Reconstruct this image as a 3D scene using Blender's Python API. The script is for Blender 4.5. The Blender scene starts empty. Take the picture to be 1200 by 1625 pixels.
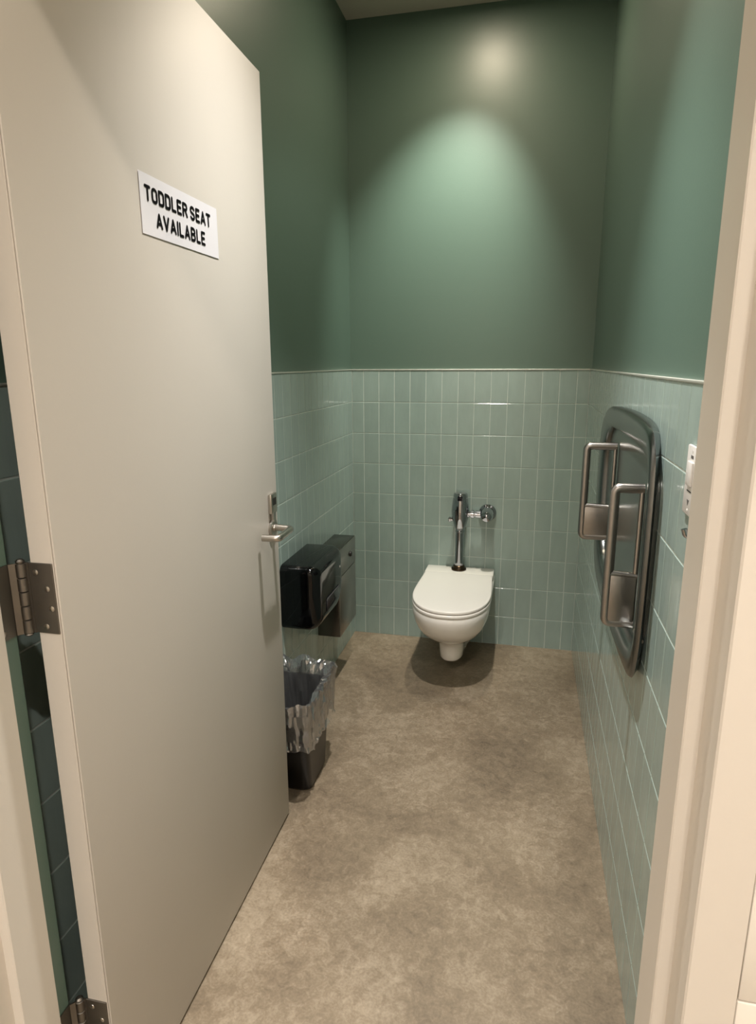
import bpy, bmesh, math, random
from mathutils import Vector, Matrix, noise
random.seed(7)
PI = math.pi
S = bpy.context.scene
C = S.collection

# ---------------------------------------------------------------- camera
cam_d = bpy.data.cameras.new('camera'); cam = bpy.data.objects.new('camera', cam_d); C.objects.link(cam)
S.camera = cam
cam_d.sensor_fit = 'HORIZONTAL'; cam_d.sensor_width = 36.0; cam_d.lens = 36.0 * 1018.853 / 1200.0
cam_d.clip_start = 0.02; cam_d.clip_end = 50
YAW, PITCH, ROLL = -0.226, 0.228, -0.004
f = Vector((math.sin(YAW)*math.cos(PITCH), math.cos(YAW)*math.cos(PITCH), -math.sin(PITCH)))
r0 = Vector((math.cos(YAW), -math.sin(YAW), 0)); u0 = r0.cross(f)
r = r0*math.cos(ROLL) + u0*math.sin(ROLL); u = -r0*math.sin(ROLL) + u0*math.cos(ROLL)
M = Matrix((r, u, -f)).transposed().to_4x4(); M.translation = Vector((0, 0, 1.435))
cam.matrix_world = M

# ---------------------------------------------------------------- world, lights, exposure
w = bpy.data.worlds.new('world'); S.world = w; w.use_nodes = True
w.node_tree.nodes['Background'].inputs[0].default_value = (0.9, 0.85, 0.8, 1)
w.node_tree.nodes['Background'].inputs[1].default_value = 0.02
S.view_settings.view_transform = 'Standard'; S.view_settings.look = 'None'
S.view_settings.gamma = 1.0; S.view_settings.use_curve_mapping = False
S.view_settings.exposure = 0.14

CEIL = 2.93

def spot(name, loc, energy, angle, blend, radius, color, tilt=(0, 0, 0)):
    l = bpy.data.lights.new(name, 'SPOT'); l.energy = energy; l.spot_size = math.radians(angle)
    l.spot_blend = blend; l.shadow_soft_size = radius; l.color = color
    o = bpy.data.objects.new(name, l); o.location = loc; o.rotation_euler = tilt; C.objects.link(o)
    return o

LIGHTS = [
    # (x, y, energy, angle, blend, radius, colour, tilt towards the wall / the left in degrees)
    (-0.24, 2.70, 155, 62, 1.0, 0.035, (1.0, 0.99, 0.88), (22, 9)),
    (-0.23, 1.50, 225, 76, 1.0, 0.030, (1.0, 0.99, 0.97), (0, 0)),
    (0.25, -0.31, 75, 150, 1.0, 0.035, (1.0, 0.96, 0.92), (0, 0)),
    (1.00, -0.25, 70, 150, 1.0, 0.04, (1.0, 0.96, 0.92), (0, 0)),  # added fill lamp at the side, brightens the door frame
    (-0.62, -1.30, 290, 150, 1.0, 0.05, (1.0, 0.96, 0.92), (0, 0)),  # added fill lamp behind the camera, keeps the frame bright but misses the door
]
for i, (x, y, e, a, b, rad, col, tl) in enumerate(LIGHTS):
    spot('downlight_or_fill', (x, y, CEIL - 0.012), e, a, b, rad, col, (math.radians(tl[0]), math.radians(tl[1]), 0))

# ---------------------------------------------------------------- materials
MATS = {}
def lin(c):
    return tuple(((v/255)/12.92 if v/255 <= 0.04045 else ((v/255+0.055)/1.055)**2.4) for v in c) + (1,)

def mat(name, rgb, rough=0.5, metal=0.0, spec=0.5, coat=0.0, coat_rough=0.05, var=0.0, scale=8.0,
        bump=0.0, bscale=40.0, obj_var=0.0, stretch=None, trans=0.0, ior=1.45, emit=None, est=0.0):
    m = bpy.data.materials.new(name); m.use_nodes = True; nt = m.node_tree; N = nt.nodes; L = nt.links
    b = N['Principled BSDF']; base = lin(rgb)
    b.inputs['Base Color'].default_value = base; b.inputs['Roughness'].default_value = rough
    b.inputs['Metallic'].default_value = metal; b.inputs['Specular IOR Level'].default_value = spec
    b.inputs['Coat Weight'].default_value = coat; b.inputs['Coat Roughness'].default_value = coat_rough
    b.inputs['Transmission Weight'].default_value = trans; b.inputs['IOR'].default_value = ior
    if emit: b.inputs['Emission Color'].default_value = lin(emit); b.inputs['Emission Strength'].default_value = est
    tc = N.new('ShaderNodeTexCoord'); vec = tc.outputs['Object']
    if stretch:
        mp = N.new('ShaderNodeMapping'); mp.inputs['Scale'].default_value = stretch
        L.new(vec, mp.inputs[0]); vec = mp.outputs[0]
    if var or obj_var:
        hsv = N.new('ShaderNodeHueSaturation'); hsv.inputs['Color'].default_value = base
        add = None
        if var:
            n = N.new('ShaderNodeTexNoise'); n.inputs['Scale'].default_value = scale; n.inputs['Detail'].default_value = 6
            if obj_var:
                oi = N.new('ShaderNodeObjectInfo'); n.noise_dimensions = '4D'
                mu = N.new('ShaderNodeMath'); mu.operation = 'MULTIPLY'; mu.inputs[1].default_value = 50
                L.new(oi.outputs['Random'], mu.inputs[0]); L.new(mu.outputs[0], n.inputs['W'])
            L.new(vec, n.inputs['Vector'])
            mr = N.new('ShaderNodeMapRange'); mr.inputs[1].default_value = 0.3; mr.inputs[2].default_value = 0.7
            mr.inputs[3].default_value = 1-var; mr.inputs[4].default_value = 1+var
            L.new(n.outputs['Fac'], mr.inputs[0]); add = mr.outputs[0]
        if obj_var:
            oi2 = N.new('ShaderNodeObjectInfo')
            m2 = N.new('ShaderNodeMapRange'); m2.inputs[3].default_value = 1-obj_var; m2.inputs[4].default_value = 1+obj_var
            L.new(oi2.outputs['Random'], m2.inputs[0])
            if add is not None:
                mm = N.new('ShaderNodeMath'); mm.operation = 'MULTIPLY'; L.new(add, mm.inputs[0]); L.new(m2.outputs[0], mm.inputs[1]); add = mm.outputs[0]
            else: add = m2.outputs[0]
        L.new(add, hsv.inputs['Value']); L.new(hsv.outputs[0], b.inputs['Base Color'])
    if bump:
        n = N.new('ShaderNodeTexNoise'); n.inputs['Scale'].default_value = bscale; n.inputs['Detail'].default_value = 3
        L.new(vec, n.inputs['Vector'])
        bp = N.new('ShaderNodeBump'); bp.inputs['Strength'].default_value = bump; bp.inputs['Distance'].default_value = 0.002
        L.new(n.outputs['Fac'], bp.inputs['Height']); L.new(bp.outputs[0], b.inputs['Normal'])
    MATS[name] = m
    return m

teal = mat('teal_satin_paint', (91, 113, 101), 0.40, spec=0.9, bump=0.10, bscale=220)
tile_m = mat('celadon_glazed_tile', (156, 174, 168), 0.10, spec=0.55, var=0.05, scale=9, obj_var=0.035, bump=0.45, bscale=14, stretch=(3, 3, 1))
grout = mat('pale_grout', (200, 210, 203), 0.7, var=0.06, scale=30)
frame_m = mat('cream_frame_enamel', (214, 206, 195), 0.38, bump=0.05, bscale=160)
door_m = mat('warm_grey_door_enamel', (192, 185, 175), 0.48, var=0.012, scale=3, bump=0.05, bscale=160)
cream_w = mat('cream_wall_paint', (224, 217, 206), 0.5, bump=0.05, bscale=150)
ctile_m = mat('cream_glazed_tile', (228, 221, 210), 0.15, obj_var=0.02)
cgrout = mat('cream_grout', (205, 192, 172), 0.8)
ceil_m = mat('ceiling_paint', (196, 190, 176), 0.7, bump=0.06, bscale=100)
chrome = mat('polished_chrome', (178, 179, 184), 0.06, 1.0)
nickel = mat('satin_nickel', (188, 182, 174), 0.28, 1.0, bump=0.05, bscale=120)
bronze = mat('dull_steel_hinge', (126, 121, 114), 0.45, 1.0, var=0.08, scale=20)
steel = mat('brushed_stainless', (164, 160, 156), 0.28, 1.0, bump=0.12, bscale=60, stretch=(1, 1, 30))
steel2 = mat('brushed_stainless_frame', (120, 122, 121), 0.25, 1.0, bump=0.08, bscale=60, stretch=(30, 1, 1))
edge_m = mat('satin_edge_metal', (214, 214, 206), 0.5, 0.7)
greypl = mat('grey_moulded_panel', (96, 104, 100), 0.25, 0.7, bump=0.05, bscale=30)
black_g = mat('black_gloss_plastic', (5, 5, 6), 0.06, spec=0.45)
black_p = mat('black_matt_plastic', (7, 6, 6), 0.34, bump=0.05, bscale=100)
ceram = mat('white_ceramic', (235, 230, 222), 0.08, spec=0.6, coat=0.4)
seat_m = mat('white_seat_plastic', (236, 231, 224), 0.22)
paper = mat('white_paper', (228, 225, 228), 0.55)
ink = mat('black_ink', (16, 12, 18), 0.5)
white_pl = mat('white_switch_plastic', (232, 228, 224), 0.3)
greyink = mat('grey_print', (90, 86, 86), 0.5)
lens_m = mat('lamp_lens', (255, 244, 226), 0.4, emit=(255, 236, 208), est=340.0)
dark_m = mat('dark_sensor_window', (14, 12, 26), 0.08)
rubber = mat('dark_rubber', (30, 26, 22), 0.5)

# floor: polished mottled concrete
def floor_material():
    m = bpy.data.materials.new('mottled_concrete'); m.use_nodes = True; nt = m.node_tree; N = nt.nodes; L = nt.links
    b = N['Principled BSDF']; tc = N.new('ShaderNodeTexCoord')
    n1 = N.new('ShaderNodeTexNoise'); n1.inputs['Scale'].default_value = 2.6; n1.inputs['Detail'].default_value = 8; n1.inputs['Roughness'].default_value = 0.62; n1.inputs['Distortion'].default_value = 0.6
    n2 = N.new('ShaderNodeTexNoise'); n2.inputs['Scale'].default_value = 34; n2.inputs['Detail'].default_value = 8; n2.inputs['Roughness'].default_value = 0.7; n2.inputs['Distortion'].default_value = 0.8
    n3 = N.new('ShaderNodeTexNoise'); n3.inputs['Scale'].default_value = 160; n3.inputs['Detail'].default_value = 4
    for n in (n1, n2, n3): L.new(tc.outputs['Object'], n.inputs['Vector'])
    mx = N.new('ShaderNodeMath'); mx.operation = 'MULTIPLY_ADD'; mx.inputs[1].default_value = 0.48
    L.new(n1.outputs['Fac'], mx.inputs[0])
    m2 = N.new('ShaderNodeMath'); m2.operation = 'MULTIPLY'; m2.inputs[1].default_value = 0.36; L.new(n2.outputs['Fac'], m2.inputs[0])
    m3 = N.new('ShaderNodeMath'); m3.operation = 'MULTIPLY_ADD'; m3.inputs[1].default_value = 0.16; L.new(n3.outputs['Fac'], m3.inputs[0]); L.new(m2.outputs[0], m3.inputs[2])
    L.new(m3.outputs[0], mx.inputs[2])
    cr = N.new('ShaderNodeValToRGB'); e = cr.color_ramp.elements
    e[0].position = 0.36; e[0].color = lin((98, 85, 70)); e[1].position = 0.66; e[1].color = lin((170, 155, 134))
    x = e.new(0.50); x.color = lin((131, 116, 96))
    L.new(mx.outputs[0], cr.inputs[0]); L.new(cr.outputs[0], b.inputs['Base Color'])
    mr = N.new('ShaderNodeMapRange'); mr.inputs[3].default_value = 0.34; mr.inputs[4].default_value = 0.52
    L.new(n2.outputs['Fac'], mr.inputs[0]); L.new(mr.outputs[0], b.inputs['Roughness'])
    bp = N.new('ShaderNodeBump'); bp.inputs['Strength'].default_value = 0.15; bp.inputs['Distance'].default_value = 0.001
    L.new(n2.outputs['Fac'], bp.inputs['Height']); L.new(bp.outputs[0], b.inputs['Normal'])
    return m
floor_m = floor_material()

def bag_material():
    m = bpy.data.materials.new('clear_plastic_film'); m.use_nodes = True; nt = m.node_tree; N = nt.nodes; L = nt.links
    for n in list(N):
        if n.type != 'OUTPUT_MATERIAL': N.remove(n)
    out = [n for n in N if n.type == 'OUTPUT_MATERIAL'][0]
    tr = N.new('ShaderNodeBsdfTransparent'); tr.inputs[0].default_value = (0.86, 0.86, 0.86, 1)
    gl = N.new('ShaderNodeBsdfGlossy'); gl.inputs[0].default_value = (1, 1, 1, 1); gl.inputs['Roughness'].default_value = 0.07
    df = N.new('ShaderNodeBsdfDiffuse'); df.inputs[0].default_value = (0.75, 0.75, 0.75, 1)
    lw = N.new('ShaderNodeLayerWeight'); lw.inputs[0].default_value = 0.45
    mr = N.new('ShaderNodeMapRange'); mr.inputs[3].default_value = 0.24; mr.inputs[4].default_value = 0.8
    L.new(lw.outputs['Fresnel'], mr.inputs[0])
    m1 = N.new('ShaderNodeMixShader'); L.new(mr.outputs[0], m1.inputs[0]); L.new(tr.outputs[0], m1.inputs[1]); L.new(gl.outputs[0], m1.inputs[2])
    m2 = N.new('ShaderNodeMixShader'); m2.inputs[0].default_value = 0.06; L.new(m1.outputs[0], m2.inputs[1]); L.new(df.outputs[0], m2.inputs[2])
    L.new(m2.outputs[0], out.inputs[0])
    return m
film = bag_material()

# ---------------------------------------------------------------- mesh helpers
def add_box(bm, x0, x1, y0, y1, z0, z1, bev=0.0, seg=1, mi=0):
    vs = [bm.verts.new((x, y, z)) for x in (x0, x1) for y in (y0, y1) for z in (z0, z1)]
    idx = [(0, 1, 3, 2), (4, 6, 7, 5), (0, 4, 5, 1), (2, 3, 7, 6), (0, 2, 6, 4), (1, 5, 7, 3)]
    fs = [bm.faces.new([vs[i] for i in q]) for q in idx]
    for fc in fs: fc.material_index = mi
    if bev > 0:
        es = list({e for fc in fs for e in fc.edges})
        bmesh.ops.bevel(bm, geom=es, offset=bev, segments=seg, profile=0.5, affect='EDGES')

def add_ring_surface(bm, rings, closed=True, cap0=False, cap1=False):
    vr = [[bm.verts.new(p) for p in ring] for ring in rings]
    n = len(vr[0])
    for a, b in zip(vr[:-1], vr[1:]):
        for i in range(n if closed else n-1):
            j = (i+1) % n
            bm.faces.new((a[i], a[j], b[j], b[i]))
    if cap0: bm.faces.new(list(reversed(vr[0])))
    if cap1: bm.faces.new(vr[-1])
    return vr

def frame_of(d):
    d = d.normalized(); a = Vector((0, 0, 1)) if abs(d.z) < 0.9 else Vector((1, 0, 0))
    x = a.cross(d).normalized(); return x, d.cross(x)

def add_tube(bm, pts, rad, n=12, cap=True, flat=1.0):
    pts = [Vector(p) for p in pts]; rings = []
    px = None
    for i, p in enumerate(pts):
        d = (pts[min(i+1, len(pts)-1)] - pts[max(i-1, 0)])
        if px is None: px, py = frame_of(d)
        else:
            d.normalize(); px = (px - d*px.dot(d)).normalized(); py = d.cross(px)
        rr = rad[i] if isinstance(rad, (list, tuple)) else rad
        rings.append([p + px*math.cos(2*PI*k/n)*rr + py*math.sin(2*PI*k/n)*rr*flat for k in range(n)])
    add_ring_surface(bm, rings, True, cap, cap)

def add_lathe(bm, base, axis, prof, n=24):
    """prof: list of (distance along axis, radius)"""
    base = Vector(base); axis = Vector(axis).normalized(); x, y = frame_of(axis)
    rings = [[base + axis*t + x*math.cos(2*PI*k/n)*max(rr, 1e-4) + y*math.sin(2*PI*k/n)*max(rr, 1e-4) for k in range(n)] for t, rr in prof]
    add_ring_surface(bm, rings, True, True, True)

def round_path(pts, rad, seg=5):
    """rounds the corners of an open 3D polyline"""
    pts = [Vector(p) for p in pts]; out = [pts[0]]
    for a, b, c in zip(pts[:-2], pts[1:-1], pts[2:]):
        d1 = (a-b); d2 = (c-b); rr = min(rad, d1.length*0.49, d2.length*0.49)
        p1 = b + d1.normalized()*rr; p2 = b + d2.normalized()*rr
        for k in range(seg+1):
            t = k/seg; out.append(p1*(1-t)**2 + b*2*t*(1-t) + p2*t*t)
    out.append(pts[-1]); return out

def obj(name, bm, m, parent=None, smooth=False, angle=35):
    bmesh.ops.recalc_face_normals(bm, faces=bm.faces)
    me = bpy.data.meshes.new(name); bm.to_mesh(me); bm.free()
    for x in (m if isinstance(m, (list, tuple)) else [m]): me.materials.append(x)
    o = bpy.data.objects.new(name, me); C.objects.link(o)
    if parent is not None: o.parent = parent
    if smooth:
        me.polygons.foreach_set('use_smooth', [True]*len(me.polygons))
        me.set_sharp_from_angle(angle=math.radians(angle))
    return o

def nb(): return bmesh.new()

def boxo(name, x0, x1, y0, y1, z0, z1, m, parent=None, bev=0.0, seg=2):
    bm = nb(); add_box(bm, x0, x1, y0, y1, z0, z1, bev, seg)
    return obj(name, bm, m, parent, smooth=bev > 0)

def thing(name, label, cat, loc=(0, 0, 0), rotz=0, group=None):
    o = bpy.data.objects.new(name, None); o.empty_display_size = 0.05; C.objects.link(o)
    o.location = loc; o.rotation_euler = (0, 0, rotz); o['label'] = label; o['category'] = cat
    if group: o['group'] = group
    bpy.context.view_layer.update()
    return o

def local(o, *children):
    """children were built in world coordinates: keep them in place under the empty"""
    for c in children:
        c.data.transform(o.matrix_world.inverted())

def structure(o, label=None):
    o['kind'] = 'structure'
    if label: o['label'] = label
    return o

# ---------------------------------------------------------------- room shell
XL, XR, D, WH = -0.861, 0.279, 3.175, 1.400     # tile faces of the side walls, back wall, wainscot height
T = 0.008                                       # tile thickness
YF = 0.765                                      # inner side of the wall with the door

structure(boxo('floor', -1.8, 1.7, -2.1, D+0.15, -0.08, 0.0, floor_m), 'mottled brown polished concrete floor')
structure(boxo('ceiling', -1.8, 1.7, -2.1, D+0.15, CEIL, CEIL+0.08, ceil_m), 'pale flat ceiling above the green walls')
wall_back = structure(boxo('wall_back', XL-T-0.1, XR+T+0.1, D+T, D+T+0.1, 0, CEIL, teal), 'dark green wall over pale green tiles behind the toilet')
wall_left = structure(boxo('wall_left', XL-T-0.1, XL-T, YF, D+T, 0, CEIL, teal), 'dark green and tiled wall carrying the dispensers')
wall_right = structure(boxo('wall_right', XR+T, XR+T+0.1, YF, D+T, 0, CEIL, teal), 'green and tiled wall carrying the fold down steel unit')

# wall that holds the doorway (two mesh pieces and the lintel, one wall)
bm = nb()
add_box(bm, -1.7, -0.790, 0.628, YF, 0, CEIL); add_box(bm, 0.230, 1.6, 0.628, YF, 0, CEIL)
add_box(bm, -0.790, 0.230, 0.628, YF, 2.190, CEIL)
for fc in bm.faces:
    c = fc.calc_center_median()
    fc.material_index = 1 if c.y > YF-0.001 else 0
wall_front = structure(obj('wall_front', bm, [cream_w, teal]), 'cream wall around the doorway')
structure(boxo('wall_corridor_left', -1.8, -1.7, -2.0, YF, 0, CEIL, cream_w), 'cream corridor wall')
structure(boxo('wall_corridor_right', 1.6, 1.7, -2.0, YF, 0, CEIL, cream_w), 'cream corridor wall')
structure(boxo('wall_corridor_end', -1.8, 1.7, -2.1, -2.0, 0, CEIL, cream_w), 'cream corridor wall')

# ---- tiles: stacked upright tiles, nine rows
PX, PZ = 0.0788, WH/9.0
JN = 0.0017                                     # half joint
def tile_mesh(name, w_, h_, m):
    """face looks along -Y, origin at lower left corner of the face"""
    bm = nb(); c = 0.0011
    o = [(0, 0), (w_, 0), (w_, h_), (0, h_)]; i = [(c, c), (w_-c, c), (w_-c, h_-c), (c, h_-c)]
    vb = [bm.verts.new((x, T, z)) for x, z in o]; v1 = [bm.verts.new((x, c*0.8, z)) for x, z in o]; v2 = [bm.verts.new((x, 0, z)) for x, z in i]
    for k in range(4):
        j = (k+1) % 4
        bm.faces.new((vb[k], vb[j], v1[j], v1[k])); bm.faces.new((v1[k], v1[j], v2[j], v2[k]))
    bm.faces.new(v2)
    bmesh.ops.recalc_face_normals(bm, faces=bm.faces)
    me = bpy.data.meshes.new(name); bm.to_mesh(me); bm.free(); me.materials.append(m)
    return me
_cache = {}
def lay_tiles(wall, edges, rows, place, rotz, m, pitch_z=PZ, h=None):
    for a, b in zip(edges[:-1], edges[1:]):
        w_ = round(b-a-2*JN, 4)
        if w_ < 0.004: continue
        key = (w_, m.name, pitch_z)
        if key not in _cache: _cache[key] = tile_mesh('tile', w_, pitch_z-2*JN, m)
        for k in range(rows):
            o = bpy.data.objects.new('tile', _cache[key]); C.objects.link(o); o.parent = wall
            p = place(a+JN if rotz != 1 else b-JN)
            wob = random.uniform(-0.0025, 0.0025)
            o.location = (p[0], p[1], k*pitch_z+JN)
            o.rotation_euler = (wob*0.6, 0, {0: 0, 1: -PI/2, 2: PI/2}[rotz] + wob)
def edges_from(lo, hi, anchor):
    k = math.ceil((lo-anchor)/PX + 1e-6); e = [lo]
    x = anchor + k*PX
    while x < hi-1e-4:
        e.append(x); x += PX
    e.append(hi); return e
# back wall: face toward -Y
lay_tiles(wall_back, edges_from(XL, XR, -0.565), 9, lambda s: (s, D), 0, tile_m)
# right wall: face toward -X (local +x runs along -Y)
lay_tiles(wall_right, edges_from(YF+0.002, D, 1.313), 9, lambda s: (XR, s), 1, tile_m)
# left wall: face toward +X (local +x runs along +Y)
lay_tiles(wall_left, edges_from(YF+0.002, D, 2.455), 9, lambda s: (XL, s), 2, tile_m)
# grout beds as children of their walls
g = 0.0010
boxo('grout_bed', XL, XR, D+g, D+T, 0, WH, grout, wall_back)
boxo('grout_bed', XR+g, XR+T, YF, D+T, 0, WH, grout, wall_right)
boxo('grout_bed', XL-T, XL-g, YF, D+T, 0, WH, grout, wall_left)
# thin metal edge strips over the tiles
def strip(name, x0, x1, y0, y1, n):
    o = structure(boxo(name, x0, x1, y0, y1, WH, WH+0.0045, edge_m, None, 0.0008, 1)); o['label'] = 'thin metal edge strip along the top of the ' + n
strip('trim_1', XL, XR, D-0.0025, D+T, 'back wall tiles')
strip('trim_2', XR-0.0025, XR+T, YF, D-0.003, 'right wall tiles')
strip('trim_3', XL-T, XL+0.0025, YF, D-0.003, 'left wall tiles')

# cream tiles on the corridor side, right of the door frame
gb = boxo('grout_bed', 0.246, 1.2, 0.6215, 0.628, 0, 1.55, cgrout, wall_front)
ce = [0.246 + 0.0787*k for k in range(0, 8)]
for a, b in zip(ce[:-1], ce[1:]):
    for k in range(10):
        bm = nb(); add_box(bm, a+0.0012, b-0.0012, 0.616, 0.627, k*0.155+0.0012, (k+1)*0.155-0.0012, 0.002, 2)
        obj('tile', bm, ctile_m, wall_front, True)

# ---- door frame (hollow metal, double rabbet)
SL, SR, SH = -0.738, 0.178, 2.136
prof = [(0.066, 0.628), (0.066, 0.611), (0.0185, 0.611), (0.0165, 0.613), (0.0165, 0.6672), (0.0015, 0.6672), (0, 0.6690),
        (0, 0.7385), (0.0015, 0.740), (0.0165, 0.740), (0.0165, 0.7775), (0.018, 0.779), (0.066, 0.779), (0.066, YF)]
bm = nb()
cols = []
for off, y in prof:
    cols.append([bm.verts.new((SL-off, y, 0.0)), bm.verts.new((SL-off, y, SH+off)), bm.verts.new((SR+off, y, SH+off)), bm.verts.new((SR+off, y, 0.0))])
for i, (a, b) in enumerate(zip(cols[:-1], cols[1:])):
    for k in range(3):
        fc = bm.faces.new((a[k], a[k+1], b[k+1], b[k]))
        fc.material_index = 1 if i >= 8 else 0
structure(obj('trim_4', bm, [frame_m, teal]), 'cream painted steel door frame with a raised stop')

# ---------------------------------------------------------------- the open door
H = Vector((-0.683, 0.795, 0)); A = math.atan2(0.914, -0.011)
door = bpy.data.objects.new('door_1', None); C.objects.link(door); door.location = H; door.rotation_euler = (0, 0, A)
door['kind'] = 'structure'; door['label'] = 'warm grey steel door standing open into the room'
DT, DW, DB, DH = 0.0445, 0.914, 0.010, 2.149
bm = nb()
add_box(bm, 0.0, DW, 0.0050, DT, DB, DH, 0.0008, 1)
obj('door_leaf', bm, door_m, door)
bm = nb()
add_box(bm, 0.0, DW, 0.0, 0.0036, DB, DH, 0.0012, 2); add_box(bm, 0.0022, DW-0.0022, 0.0034, 0.0052, DB+0.002, DH-0.002)
obj('face_skin', bm, door_m, door, True)
boxo('bottom_sweep', 0.004, DW-0.004, 0.008, DT-0.006, 0.003, DB+0.002, rubber, door)

def hinge(zc):
    """leaf mortised in the hinge edge of the door (local x=0 plane, faces -x), knuckle on the inner side"""
    z0, z1 = zc-0.057, zc+0.057
    hg = boxo('hinge', -0.0022, 0.0006, 0.0062, DT+0.004, z0, z1, bronze, door, 0.0006, 1)
    hg['label'] = 'dull steel butt hinge'
    kx, ky = -0.006, DT+0.013
    bm = nb(); add_box(bm, -0.0035, -0.0008, DT+0.002, ky, z0, z1)
    # jamb leaf, flat on the rabbet of the frame
    inv = Matrix.Rotation(-A, 3, 'Z')
    obj('leaf_plate', bm, bronze, hg)
    bm = nb()
    pts = [Vector((-0.7538, 0.7300, z0)), Vector((-0.7515, 0.7300, z0)), Vector((-0.7515, 0.776, z0)), Vector((-0.7538, 0.776, z0))]
    k = Vector((kx, ky, 0)); kw = H + Matrix.Rotation(A, 3, 'Z') @ k
    lo = [inv @ (p - H) for p in pts]
    v0 = [bm.verts.new((p.x, p.y, z0)) for p in lo]; v1 = [bm.verts.new((p.x, p.y, z1)) for p in lo]
    bm.faces.new(v0); bm.faces.new(v1)
    for i in range(4): bm.faces.new((v0[i], v0[(i+1) % 4], v1[(i+1) % 4], v1[i]))
    # web from the leaf to the knuckle
    p1 = inv @ (Vector((-0.7515, 0.776, 0)) - H); p2 = k
    dd = (p2-p1); nn = Vector((-dd.y, dd.x, 0)).normalized()*0.0013
    qs = [p1+nn, p1-nn, p2-nn, p2+nn]
    v0 = [bm.verts.new((p.x, p.y, z0)) for p in qs]; v1 = [bm.verts.new((p.x, p.y, z1)) for p in qs]
    bm.faces.new(v0); bm.faces.new(v1)
    for i in range(4): bm.faces.new((v0[i], v0[(i+1) % 4], v1[(i+1) % 4], v1[i]))
    obj('jamb_leaf', bm, bronze, hg)
    bm = nb(); n = 5; hh = (z1-z0)/n
    for i in range(n):
        a = z0+i*hh
        add_lathe(bm, (kx, ky, 0), (0, 0, 1), [(a+0.0004, 0.0062), (a+0.0012, 0.0075), (a+hh-0.0012, 0.0075), (a+hh-0.0004, 0.0062)], 16)
    add_lathe(bm, (kx, ky, 0), (0, 0, 1), [(z1, 0.006), (z1+0.003, 0.0068), (z1+0.006, 0.004), (z1+0.0065, 0.0)], 16)
    add_lathe(bm, (kx, ky, 0), (0, 0, 1), [(z0-0.005, 0.0), (z0-0.0045, 0.004), (z0-0.002, 0.0068), (z0, 0.006)], 16)
    obj('knuckle', bm, bronze, hg, True)
    for (sy, sz) in ((0.036, 0.042), (0.019, 0.016), (0.015, -0.016), (0.028, -0.046)):
        bm = nb(); add_lathe(bm, (-0.0022, sy, zc+sz), (-1, 0, 0), [(0, 0.0048), (0.0006, 0.0045), (0.0012, 0.003), (0.0013, 0)], 14)
        obj('screw', bm, nickel, hg, True)
    for (oy, sz) in ((0.748, 0.042), (0.738, 0.014), (0.738, -0.018), (0.752, -0.046)):
        c = inv @ (Vector((-0.7515, oy, 0)) - H); dr = inv @ Vector((1, 0, 0))
        bm = nb(); add_lathe(bm, (c.x, c.y, zc+sz), dr, [(0, 0.0048), (0.0006, 0.0045), (0.0012, 0.003), (0.0013, 0)], 14)
        obj('screw', bm, nickel, hg, True)
for zc in (1.084, 0.256, 1.912): hinge(zc)

# lever set (outer face is local y=0, out is -y)
LX, LZ = 0.868, 0.978
def lever(sgn, base):
    bm = nb(); add_lathe(bm, (LX, base, LZ), (0, sgn, 0), [(0, 0.0265), (0.006, 0.0265), (0.0085, 0.0245), (0.0095, 0.012), (0.012, 0.0115)], 28)
    r_ = obj('door_lever', bm, nickel, door, True); r_['label'] = 'satin nickel lever handle with a square return'
    bm = nb(); o = 0.058
    pth = round_path([(LX, base+sgn*0.010, LZ+0.002), (LX, base+sgn*o, LZ), (LX-0.100, base+sgn*o, LZ-0.002), (LX-0.100, base+sgn*0.012, LZ-0.003)], 0.011, 5)
    add_tube(bm, pth, [0.0095]*len(pth), 14)
    obj('lever_arm', bm, nickel, r_, True)
    bm = nb(); y0, y1 = sorted((base, base+sgn*0.011))
    add_box(bm, LX-0.022, LX+0.022, y0, y1, LZ+0.044, LZ+0.100, 0.003, 2)
    add_box(bm, LX-0.009, LX+0.009, y0, y1-0.002 if sgn > 0 else y1, LZ+0.018, LZ+0.050, 0.002, 1)
    obj('indicator_plate', bm, nickel, r_, True)
    bm = nb(); y0, y1 = sorted((base+sgn*0.011, base+sgn*0.0116))
    add_box(bm, LX-0.012, LX+0.012, y0, y1, LZ+0.068, LZ+0.088)
    obj('indicator_window', bm, rubber, r_)
lever(-1, 0.0); lever(1, DT)
bm = nb(); add_box(bm, DW-0.0005, DW+0.0014, 0.010, 0.035, LZ-0.10, LZ+0.10, 0.0006, 1); add_box(bm, DW+0.001, DW+0.011, 0.015, 0.029, LZ-0.008, LZ+0.008, 0.003, 2)
obj('latch_plate', bm, nickel, door, True)

# ---------------------------------------------------------------- paper sign on the door
sign = thing('paper_sign', 'white paper notice reading TODDLER SEAT AVAILABLE stuck on the open door', 'sign', H + Vector((-0.0038, 0.3145, 1.664)), A)
bm = nb()
sw, sh = 0.305, 0.104
gx = 10
grid = [[bm.verts.new((sw*i/gx, -0.0012-0.0001*math.sin(3*i+j), sh*j/4)) for i in range(gx+1)] for j in range(5)]
for j in range(4):
    for i in range(gx): bm.faces.new((grid[j][i], grid[j][i+1], grid[j+1][i+1], grid[j+1][i]))
back = [bm.verts.new((x, -0.0002, z)) for x, z in ((0, 0), (sw, 0), (sw, sh), (0, sh))]
bm.faces.new(back)
obj('paper', bm, paper, sign, True)
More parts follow.
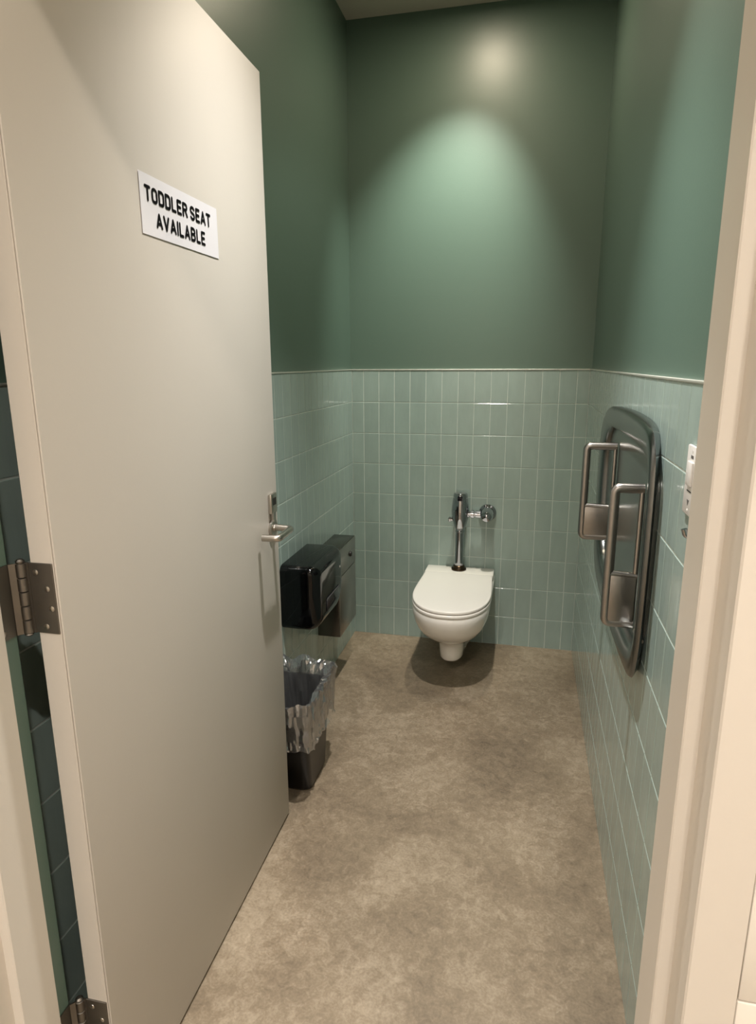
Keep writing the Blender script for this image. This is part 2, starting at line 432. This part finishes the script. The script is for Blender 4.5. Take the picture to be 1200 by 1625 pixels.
# DIN-like capitals drawn as rounded strokes; unit box: width w, height 1
def arc(cx, cy, rx, ry, a0, a1, n=7):
    return [(cx+rx*math.cos(math.radians(a0+(a1-a0)*k/n)), cy+ry*math.sin(math.radians(a0+(a1-a0)*k/n))) for k in range(n+1)]
hw = 0.46
G = {
 'T': (hw, [[(0, 1), (hw, 1)], [(hw/2, 1), (hw/2, 0)]]),
 'O': (hw, [arc(hw/2, 0.74, hw/2, 0.26, 0, 180) + arc(hw/2, 0.26, hw/2, 0.26, 180, 360) + [(hw, 0.74)]]),
 'D': (hw, [[(0, 0), (0, 1), (0.22, 1)] + arc(hw-0.2, 0.76, 0.2, 0.24, 90, 0) + arc(hw-0.2, 0.24, 0.2, 0.24, 0, -90) + [(0, 0)]]),
 'L': (0.38, [[(0, 1), (0, 0), (0.38, 0)]]),
 'E': (0.40, [[(0.40, 1), (0, 1), (0, 0), (0.40, 0)], [(0, 0.51), (0.34, 0.51)]]),
 'R': (hw, [[(0, 0), (0, 1), (0.24, 1)] + arc(hw-0.2, 0.75, 0.2, 0.25, 90, -90) + [(0, 0.5)], [(0.24, 0.5), (hw, 0)]]),
 'S': (hw, [arc(hw/2, 0.76, hw/2, 0.24, 25, 180) + [(0.04, 0.62), (0.12, 0.54), (0.34, 0.46), (0.42, 0.38)] + arc(hw/2, 0.24, hw/2, 0.24, 0, -155)]),
 'A': (0.52, [[(0, 0), (0.26, 1), (0.52, 0)], [(0.09, 0.27), (0.43, 0.27)]]),
 'V': (0.50, [[(0, 1), (0.25, 0), (0.50, 1)]]),
 'I': (0.0, [[(0, 0), (0, 1)]]),
 'B': (hw, [[(0, 0), (0, 1), (0.24, 1)] + arc(hw-0.22, 0.76, 0.2, 0.24, 90, -90) + [(0, 0.52)], [(0.22, 0.52)] + arc(hw-0.2, 0.26, 0.2, 0.26, 90, -90) + [(0, 0)]]),
}
def write(text, x0, x1, zb, hgt, sp=0.26, space=0.22):
    tot = 0
    for ch in text: tot += (space if ch == ' ' else G[ch][0] + sp)
    tot -= sp; th = 0.205*hgt
    kx = (x1-x0-th)/tot; bm = nb(); cx = x0+th/2
    h2 = hgt-th
    for ch in text:
        if ch == ' ': cx += space*kx; continue
        gw, strokes = G[ch]
        for st in strokes:
            pts = [Vector((cx+p[0]*kx, zb+th/2+p[1]*h2)) for p in st]
            for a, b in zip(pts[:-1], pts[1:]):
                d = b-a
                if d.length < 1e-6: continue
                n = Vector((-d.y, d.x)).normalized()*th/2
                q = [a+n, a-n, b-n, b+n]
                bm.faces.new([bm.verts.new((v.x, -0.0018, v.y)) for v in q])
            for p in pts:
                bm.faces.new([bm.verts.new((p.x+math.cos(k*PI/4)*th*0.5, -0.0018, p.y+math.sin(k*PI/4)*th*0.5)) for k in range(8)])
        cx += (gw+sp)*kx
    bmesh.ops.solidify(bm, geom=bm.faces[:], thickness=0.0003)
    return bm
obj('lettering', write('TODDLER SEAT', 0.0145, 0.272, 0.0575, 0.0280), ink, sign)
obj('lettering', write('AVAILABLE', 0.048, 0.2425, 0.0165, 0.0280, 0.27), ink, sign)

# ---------------------------------------------------------------- wall-hung toilet
TX = -0.293
toilet = thing('toilet', 'white wall-hung ceramic toilet with its lid closed', 'toilet', (TX, D, 0))
def dshape(hwid, yf, yb, backw=None, n=28, sq=2.3, ys=None):
    """outline in local coords; y from yb(back, 0 at the wall) to yf (front, negative)"""
    backw = backw or hwid; ys = yb-(yb-yf)*0.42 if ys is None else ys
    pts = []
    pts.append((backw, yb)); m_ = 6
    for k in range(1, m_):
        t = k/m_; s = t*t*(3-2*t); pts.append((backw+(hwid-backw)*s, yb+(ys-yb)*t))
    for k in range(n+1):
        a = PI*k/n; c, s = math.cos(a), math.sin(a)
        pts.append((hwid*math.copysign(abs(c)**(2/sq), c), ys-(ys-yf)*abs(s)**(2/sq)))
    for k in range(m_-1, 0, -1):
        t = k/m_; s = t*t*(3-2*t); pts.append((-(backw+(hwid-backw)*s), yb+(ys-yb)*t))
    pts.append((-backw, yb)); return pts
bm = nb(); rings = []
for z, hwid, yf, ys, bw in (
    (0.3835, 0.150, -0.620, -0.40, 0.160), (0.3835, 0.168, -0.642, -0.40, 0.170), (0.378, 0.174, -0.648, -0.40, 0.174), (0.355, 0.174, -0.648, -0.40, 0.175),
    (0.32, 0.168, -0.638, -0.40, 0.172), (0.285, 0.157, -0.615, -0.39, 0.167), (0.25, 0.138, -0.578, -0.38, 0.158), (0.222, 0.112, -0.535, -0.37, 0.148),
    (0.205, 0.085, -0.495, -0.36, 0.140), (0.192, 0.066, -0.468, -0.36, 0.134), (0.17, 0.060, -0.458, -0.36, 0.128), (0.13, 0.057, -0.450, -0.35, 0.118),
    (0.10, 0.055, -0.444, -0.35, 0.106), (0.092, 0.050, -0.438, -0.35, 0.100), (0.090, 0.035, -0.42, -0.35, 0.09)):
    rings.append([(x, y, z) for x, y in dshape(hwid, yf, -0.001, bw, ys=ys)])
add_ring_surface(bm, rings, True, True, True)
bowl = obj('bowl', bm, ceram, toilet, True, 50)
def slab(name, hwid, yf, yb, backw, z0, z1, m, ys, rnd, parent, dome=0.0):
    bm = nb(); rings = []
    sec = [(0.0, rnd), (0.0, 0.0)] if rnd == 0 else [(rnd, z0), (rnd*0.3, z0+rnd*0.3), (0, z0+rnd), (0, z1-rnd), (rnd*0.3, z1-rnd*0.3), (rnd, z1), (rnd*3, z1+dome*0.3), (hwid*0.45, z1+dome)]
    for ins, z in sec:
        rings.append([(x, y, z) for x, y in dshape(hwid-ins, yf+ins, yb-ins, max(backw-ins, 0.01), ys=ys)])
    add_ring_surface(bm, rings, True, True, True)
    return obj(name, bm, m, parent, True, 50)
slab('seat', 0.178, -0.652, -0.1185, 0.166, 0.3855, 0.3985, seat_m, -0.38, 0.003, toilet)
lid = slab('lid', 0.177, -0.646, -0.1185, 0.168, 0.4015, 0.4150, seat_m, -0.38, 0.004, toilet, 0.002)
bm = nb(); add_box(bm, -0.171, 0.171, -0.117, -0.0015, 0.380, 0.4135, 0.006, 3); obj('back_deck', bm, ceram, toilet, True)
# flush valve
VX, VY = -0.298, D-0.055
valve = thing('flush_valve', 'chrome sensor flush valve rising from the back of the toilet', 'flush valve', (VX, VY, 0.414))
def V(name, bm, m, par=None, sm=True):
    o = obj(name, bm, m, par or valve, sm)
    return o
bm = nb(); add_lathe(bm, (0, 0, 0), (0, 0, 1), [(0, 0.037), (0.006, 0.038), (0.011, 0.035), (0.013, 0.030), (0.021, 0.029), (0.025, 0.024)], 28); V('spud_nut', bm, mat('dark_bronze_nut', (70, 58, 46), 0.3, 1.0))
bm = nb(); add_lathe(bm, (0, 0, 0.02), (0, 0, 1), [(0, 0.021), (0.01, 0.0225), (0.02, 0.021), (0.10, 0.0205), (0.185, 0.0205)], 28); V('flush_tube', bm, chrome)
bm = nb(); add_lathe(bm, (0, 0, 0.195), (0, 0, 1), [(0, 0.020), (0.003, 0.023), (0.010, 0.023), (0.014, 0.021), (0.018, 0.024), (0.024, 0.024)], 28); V('coupling', bm, chrome)
bm = nb(); add_lathe(bm, (0, 0, 0.218), (0, 0, 1), [(0, 0.025), (0.012, 0.031), (0.05, 0.041), (0.085, 0.044), (0.12, 0.041), (0.160, 0.036), (0.172, 0.034), (0.177, 0.030), (0.178, 0.0)], 32)
for v in bm.verts:
    if v.co.z > 0.30 and v.co.y < 0: v.co.y *= 0.92
body = V('valve_body', bm, chrome)
bm = nb(); add_box(bm, -0.011, 0.011, -0.0375, -0.030, 0.360, 0.384, 0.003, 2); V('sensor_window', bm, dark_m, body)
bm = nb(); add_lathe(bm, (-0.036, 0.0, 0.258), (-1, 0, 0), [(0, 0.009), (0.008, 0.009), (0.009, 0.013), (0.018, 0.013), (0.022, 0.009), (0.0225, 0)], 20); V('override_button', bm, chrome)
bm = nb(); add_lathe(bm, (0.034, 0, 0.290), (1, 0, 0), [(0, 0.019), (0.010, 0.019), (0.012, 0.015), (0.018, 0.015), (0.020, 0.021), (0.034, 0.021), (0.036, 0.015), (0.042, 0.015), (0.044, 0.019), (0.066, 0.019)], 20); V('supply_arm', bm, chrome)
bm = nb(); add_lathe(bm, (0.132, 0.050, 0.290), (0, -1, 0), [(0, 0.043), (0.006, 0.042), (0.010, 0.032), (0.012, 0.031), (0.062, 0.031), (0.082, 0.030), (0.098, 0.024), (0.106, 0.012), (0.108, 0)], 32); V('stop_valve_cap', bm, chrome)

# ---------------------------------------------------------------- stainless waste / paper unit on the left wall
sd = thing('steel_dispenser', 'stainless steel disposal unit on the left wall, in the far corner behind the black dispenser', 'dispenser', (XL, 2.675, 0.25))
y0, y1, xf, z0, z1 = 2.541, 2.812, -0.757, 0.250, 0.648
bm = nb(); add_box(bm, XL+0.0005, xf-0.004, y0, y1, z0, z1, 0.003, 2); o1 = obj('case', bm, mat('dark_brushed_steel', (112, 108, 102), 0.26, 1.0, bump=0.08, bscale=60, stretch=(1, 1, 30)), sd, True)
bm = nb(); add_box(bm, xf-0.004, xf, y0+0.001, y1-0.001, 0.525, z1-0.001, 0.0015, 2); o2 = obj('upper_door', bm, steel, sd, True)
bm = nb(); add_box(bm, xf-0.004, xf, y0+0.001, y1-0.001, z0+0.001, 0.522, 0.0015, 2); o3 = obj('lower_door', bm, steel, sd, True)
bm = nb(); add_lathe(bm, (xf, 2.72, 0.585), (1, 0, 0), [(0, 0.012), (0.004, 0.012), (0.007, 0.010), (0.008, 0)], 20); o4 = obj('lock', bm, rubber, sd, True)
bm = nb(); add_lathe(bm, (xf, y0+0.02, 0.508), (1, 0, 0), [(0, 0.005), (0.003, 0.005), (0.004, 0)], 14); o5 = obj('stud', bm, chrome, sd, True)
local(sd, o1, o2, o3, o4, o5)

# ---------------------------------------------------------------- black dispenser
bd = thing('black_dispenser', 'glossy black plastic paper dispenser on the left wall just past the open door', 'dispenser', (XL, 2.29, 0.46))
ya, yb_, za, zt, xf = 2.115, 2.465, 0.458, 0.708, -0.712
def rrect(ya, yb, za, zb, rads, n=6):
    """rads: near-bottom, far-bottom, far-top, near-top (y,z plane)"""
    cs = [((ya, za), (1, 1), rads[0], 180), ((yb, za), (-1, 1), rads[1], 270), ((yb, zb), (-1, -1), rads[2], 0), ((ya, zb), (1, -1), rads[3], 90)]
    out = []
    for (cx, cz), (sx, sz), rr, a0 in cs:
        for k in range(n+1):
            a = math.radians(a0+90*k/n); out.append((cx+sx*rr+rr*math.cos(a), cz+sz*rr+rr*math.sin(a)))
    return out
bm = nb(); rings = []
Rr = (0.030, 0.085, 0.045, 0.030)
for x, ins in ((XL+0.001, 0.0), (-0.80, -0.001), (xf-0.045, 0.0), (xf-0.030, 0.003), (xf-0.016, 0.010), (xf-0.006, 0.021), (xf-0.001, 0.034), (xf, 0.048)):
    rings.append([(x, y, z) for y, z in rrect(ya+ins, yb_-ins*1.3, za+ins, zt-ins*0.7, [max(q-ins*0.3, 0.012) for q in Rr])])
add_ring_surface(bm, rings, True, True, True)
o1 = obj('cover', bm, black_g, bd, True, 60)
bm = nb(); rings = []
for x, ins in ((xf-0.004, 0.0), (xf+0.0015, 0.0), (xf+0.003, 0.004)):
    rings.append([(x, y, z) for y, z in rrect(2.21+ins, 2.385-ins, 0.505+ins, 0.56-ins, (0.01,)*4)])
add_ring_surface(bm, rings, True, True, True)
o2 = obj('level_window', bm, dark_m, bd, True)
bm = nb(); add_lathe(bm, (xf-0.001, 2.40, 0.63), (1, 0, 0), [(0, 0.007), (0.002, 0.007), (0.003, 0)], 16); o3 = obj('lock', bm, chrome, bd, True)
local(bd, o1, o2, o3)

# ---------------------------------------------------------------- waste bin and its liner
BZ = 0.332
def bin_ring(z, grow=0.0, n=10):
    t = z/BZ
    xa, xb = -0.812+(-0.845+0.812)*t, -0.662+(-0.646+0.662)*t
    ya, yb = 1.826+(1.752-1.826)*t, 2.015+(2.035-2.015)*t
    return [(x, y, z) for x, y in rrect(xa-grow, xb+grow, ya-grow, yb+grow, (0.028,)*4, n)]
wb = thing('waste_bin', 'slim black plastic waste bin beside the open door, partly hidden by it', 'waste bin', (-0.73, 1.93, 0))
bm = nb()
add_ring_surface(bm, [bin_ring(0.004, -0.004), bin_ring(0.0005, -0.010), bin_ring(0.004, -0.004), bin_ring(0.012), bin_ring(0.318), bin_ring(0.319, 0.004), bin_ring(BZ, 0.004), bin_ring(BZ, -0.002), bin_ring(0.31, -0.003), bin_ring(0.012, -0.004)], True, False, True)
bmesh.ops.remove_doubles(bm, verts=bm.verts, dist=0.0001)
vv = [v for v in bm.verts if v.co.z < 0.001]
o1 = obj('bin_body', bm, black_p, wb, True)
bm = nb(); add_ring_surface(bm, [bin_ring(0.0006, -0.009), bin_ring(0.005, -0.0045)], True, True, True); o2 = obj('bin_base', bm, black_p, wb)
local(wb, o1, o2)
bl = thing('bin_liner', 'clear crinkled plastic liner folded over the rim of the black bin', 'bin liner', (-0.73, 1.93, 0.2))
bm = nb(); rings = []
prof_ = [(0.12, -0.014), (0.17, -0.012), (0.22, -0.010), (0.27, -0.012), (0.31, -0.010), (0.34, -0.010), (0.352, -0.006), (0.366, 0.002), (0.370, 0.010), (0.374, 0.016), (0.355, 0.018),
         (0.335, 0.016), (0.315, 0.017), (0.295, 0.015), (0.275, 0.016), (0.255, 0.015), (0.235, 0.016), (0.215, 0.014), (0.205, 0.016), (0.198, 0.018)]
for k, (z, gr) in enumerate(prof_):
    ring = []
    base = bin_ring(min(z, BZ), gr, 24)
    cx = sum(p[0] for p in base)/len(base); cy = sum(p[1] for p in base)/len(base)
    # close up the flat sides with extra points
    dense = []
    for a, b in zip(base, base[1:]+base[:1]):
        L_ = math.hypot(b[0]-a[0], b[1]-a[1]); m_ = max(1, int(L_/0.006))
        for q in range(m_): dense.append((a[0]+(b[0]-a[0])*q/m_, a[1]+(b[1]-a[1])*q/m_))
    rings.append((z, gr, dense, cx, cy))
nmin = 220
def resample(pts, n):
    ls = [0]
    P = pts+[pts[0]]
    for a, b in zip(P[:-1], P[1:]): ls.append(ls[-1]+math.hypot(b[0]-a[0], b[1]-a[1]))
    out = []; j = 0
    for k in range(n):
        t = ls[-1]*k/n
        while ls[j+1] < t: j += 1
        s = (t-ls[j])/max(ls[j+1]-ls[j], 1e-9); out.append((P[j][0]+(P[j+1][0]-P[j][0])*s, P[j][1]+(P[j+1][1]-P[j][1])*s))
    return out
final = []
for k, (z, gr, dense, cx, cy) in enumerate(rings):
    pts = resample(dense, nmin); ring = []
    for i, (x, y) in enumerate(pts):
        d = Vector((x-cx, y-cy)).normalized()
        n1 = noise.noise(Vector((x*38, y*38, z*16+3))); n2 = noise.noise(Vector((x*90, y*90, z*55)))
        outer = 1 if gr > 0.005 else 0
        amp = 0.010 if outer else 0.008
        n3 = 1-abs(noise.noise(Vector((x*60+5, y*60, z*34))))*3.0
        off = n1*amp*(1.2 if outer else 1.0) + n2*0.005 + max(n3, -0.6)*0.0045
        if outer: off = max(off, -gr+0.006)+0.003
        else: off = min(off, 0.004)
        far = max(0, (y-1.88)/0.15)
        dz = noise.noise(Vector((x*22+9, y*22, 1.0)))*(0.022 if 5 < k < 11 else (0.022 if k > 17 else 0.004)) + (0.012*min(far, 1) if 5 < k < 11 else 0)
        ring.append((x+d.x*off, y+d.y*off, z+dz))
    final.append(ring)
add_ring_surface(bm, final, True, False, False)
for v in bm.verts: v.co.x = max(v.co.x, XL+0.002)
o1 = obj('film', bm, film, bl, True, 28); local(bl, o1)

# ---------------------------------------------------------------- fold-down stainless unit on the right wall
st = thing('folding_station', 'large stainless steel changing unit folded up on the right wall, two handles standing out', 'changing station', (XR, 1.72, 0.73))
XF = 0.250
out_pts = [(2.00, 1.306), (2.15, 1.298), (2.27, 1.262), (2.335, 1.170), (2.335, 1.05), (2.31, 0.90), (2.245, 0.765), (2.12, 0.722), (1.90, 0.708), (1.68, 0.712), (1.50, 0.722), (1.42, 0.742),
           (1.385, 0.80), (1.372, 0.88), (1.368, 0.97), (1.368, 1.08), (1.372, 1.17), (1.385, 1.245), (1.43, 1.290), (1.52, 1.305), (1.68, 1.311), (1.84, 1.311)]
in_pts = [(2.00, 1.243), (2.11, 1.237), (2.19, 1.205), (2.235, 1.150), (2.24, 1.05), (2.22, 0.92), (2.17, 0.835), (2.07, 0.800), (1.88, 0.782), (1.70, 0.784), (1.53, 0.790), (1.455, 0.805),
          (1.418, 0.845), (1.404, 0.90), (1.400, 0.97), (1.400, 1.08), (1.404, 1.15), (1.418, 1.200), (1.455, 1.228), (1.53, 1.240), (1.68, 1.246), (1.84, 1.247)]
def smooth_loop(pts, n=4):
    out = []; m_ = len(pts)
    for i in range(m_):
        p0, p1, p2, p3 = [Vector(pts[(i+k-1) % m_]) for k in range(4)]
        for k in range(n):
            t = k/n
            out.append(0.5*((2*p1)+(-p0+p2)*t+(2*p0-5*p1+4*p2-p3)*t*t+(-p0+3*p1-3*p2+p3)*t**3))
    return out
oo, ii = smooth_loop(out_pts), smooth_loop(in_pts)
def backr(x):
    return [(x, a.x + 0.055*max(0.0, 1-(a.x-1.37)/0.25), a.y) for a in oo]
def mixr(t, x): return [(x, a.x*(1-t)+b.x*t, a.y*(1-t)+b.y*t) for a, b in zip(oo, ii)]
bm = nb()
add_ring_surface(bm, [backr(XR-0.0008), mixr(0.0, XF+0.010), mixr(0.06, XF+0.004), mixr(0.22, XF), mixr(0.70, XF+0.001), mixr(0.92, XF+0.005), mixr(1.0, XF+0.011), mixr(1.02, XF+0.026), mixr(1.02, XR-0.0008)], True)
o1 = obj('rim', bm, steel2, st, True, 50)
bm = nb(); add_ring_surface(bm, [mixr(1.0, XF+0.0240), mixr(1.15, XF+0.021), mixr(1.4, XF+0.020)], True, True, True)
o2 = obj('inner_panel', bm, greypl, st, True, 40)
def ubar(y, x0, x1, z0, z1, zpad):
    bm = nb(); r_ = 0.009
    pth = round_path([(x1, y, z1), (x0, y, z1), (x0, y, z0), (x1, y, z0)], 0.014, 5)
    add_tube(bm, pth, r_, 12, True, 1.25)
    hb = obj('handle', bm, steel, st, True); hb['label'] = 'upright steel handle'
    bm = nb(); add_tube(bm, [(x1-0.004, y, z0), (x1-0.004, y, z1)], 0.006, 10); hi = obj('inner_bar', bm, steel, hb, True)
    bm = nb(); add_box(bm, x0-0.003, x1, y-0.008, y+0.008, z0+0.002, zpad, 0.004, 2)
    hp = obj('grip_pad', bm, steel, hb, True)
    bm = nb(); add_tube(bm, [(x0-0.002, y, zpad+0.001), (x1, y, zpad-0.003)], 0.0085, 12); hl = obj('cross_bar', bm, steel, hb, True)
    local(st, hb, hp, hl, hi)
ubar(1.510, 0.204, 0.266, 0.835, 1.158, 0.955)
ubar(2.000, 0.182, 0.266, 0.915, 1.192, 1.010)
for y in (1.45, 2.02):
    bm = nb(); add_tube(bm, [(XF+0.020, y-0.03, 0.83), (XF+0.020, y+0.03, 0.83)], 0.007, 12); o_ = obj('pivot_pin', bm, steel, st, True); local(st, o_)
local(st, o1, o2)

# ---------------------------------------------------------------- wall switch and hook on the right wall
sw_ = thing('wall_switch', 'white rectangular wall switch with a rocker on the right wall by the door frame', 'switch', (XR, 1.150, 1.24), -PI/2)
def SWB(name, x0, x1, d0, d1, z0, z1, m, bev=0.0):
    bm = nb(); add_box(bm, x0, x1, -d1, -d0, z0, z1, bev, 2); return obj(name, bm, m, sw_, bev > 0)
SWB('plate', -0.036, 0.036, 0.0003, 0.0065, -0.0585, 0.0585, white_pl, 0.0022)
SWB('rocker', -0.016, 0.016, 0.006, 0.0105, -0.008, 0.033, white_pl, 0.002)
SWB('slot', -0.014, 0.014, 0.0064, 0.0072, -0.018, -0.0165, ink)
SWB('printed_mark', -0.008, 0.008, 0.0064, 0.0069, 0.038, 0.043, greyink)
bm = nb(); v = [bm.verts.new(p) for p in ((-0.007, -0.0069, -0.032), (0.007, -0.0069, -0.032), (0, -0.0069, -0.042), (-0.007, -0.0063, -0.032), (0.007, -0.0063, -0.032), (0, -0.0063, -0.042))]
bm.faces.new(v[:3]); bm.faces.new(v[3:])
for i in range(3): bm.faces.new((v[i], v[(i+1) % 3], v[3+(i+1) % 3], v[3+i]))
obj('arrow_mark', bm, greyink, sw_)
for z in (0.050, -0.050):
    bm = nb(); add_lathe(bm, (0, -0.0062, z), (0, -1, 0), [(0, 0.0032), (0.0008, 0.003), (0.001, 0)], 12); obj('screw', bm, white_pl, sw_, True)
hk = thing('robe_hook', 'small chrome hook on the right wall just under the white switch', 'hook', (XR, 1.080, 1.166), -PI/2)
bm = nb(); add_lathe(bm, (0, -0.0004, 0), (0, -1, 0), [(0, 0.014), (0.004, 0.014), (0.006, 0.010), (0.0065, 0)], 20); obj('mount', bm, chrome, hk, True)
bm = nb(); add_tube(bm, round_path([(0, -0.004, 0), (0, -0.020, -0.004), (0, -0.024, 0.008)], 0.008), 0.005, 12); obj('prong', bm, chrome, hk, True)

# ---------------------------------------------------------------- recessed downlights; the last two are added fill lamps
names = ['recessed round downlight in the ceiling above the toilet', 'recessed round downlight in the ceiling between door and toilet',
         'recessed round downlight in the corridor ceiling in front of the doorway', 'added fill lamp, unseen, in the corridor ceiling right of the doorway', 'added fill lamp, unseen, in the corridor ceiling farthest from the doorway']
for (x, y, *_), lb in zip(LIGHTS, names):
    dl = thing('downlight', lb, 'light', (x, y, CEIL), 0, 'ceiling downlights')
    bm = nb()
    add_ring_surface(bm, [[(math.cos(2*PI*k/32)*rr, math.sin(2*PI*k/32)*rr, z) for k in range(32)] for rr, z in ((0.062, -0.0002), (0.062, -0.004), (0.060, -0.006), (0.046, -0.006), (0.042, -0.0002))], True)
    obj('trim_ring', bm, white_pl, dl, True)
    bm = nb(); add_lathe(bm, (0, 0, -0.0002), (0, 0, -1), [(0, 0.041), (0.002, 0.041), (0.0035, 0.036), (0.004, 0)], 28); obj('lens', bm, lens_m, dl, True)
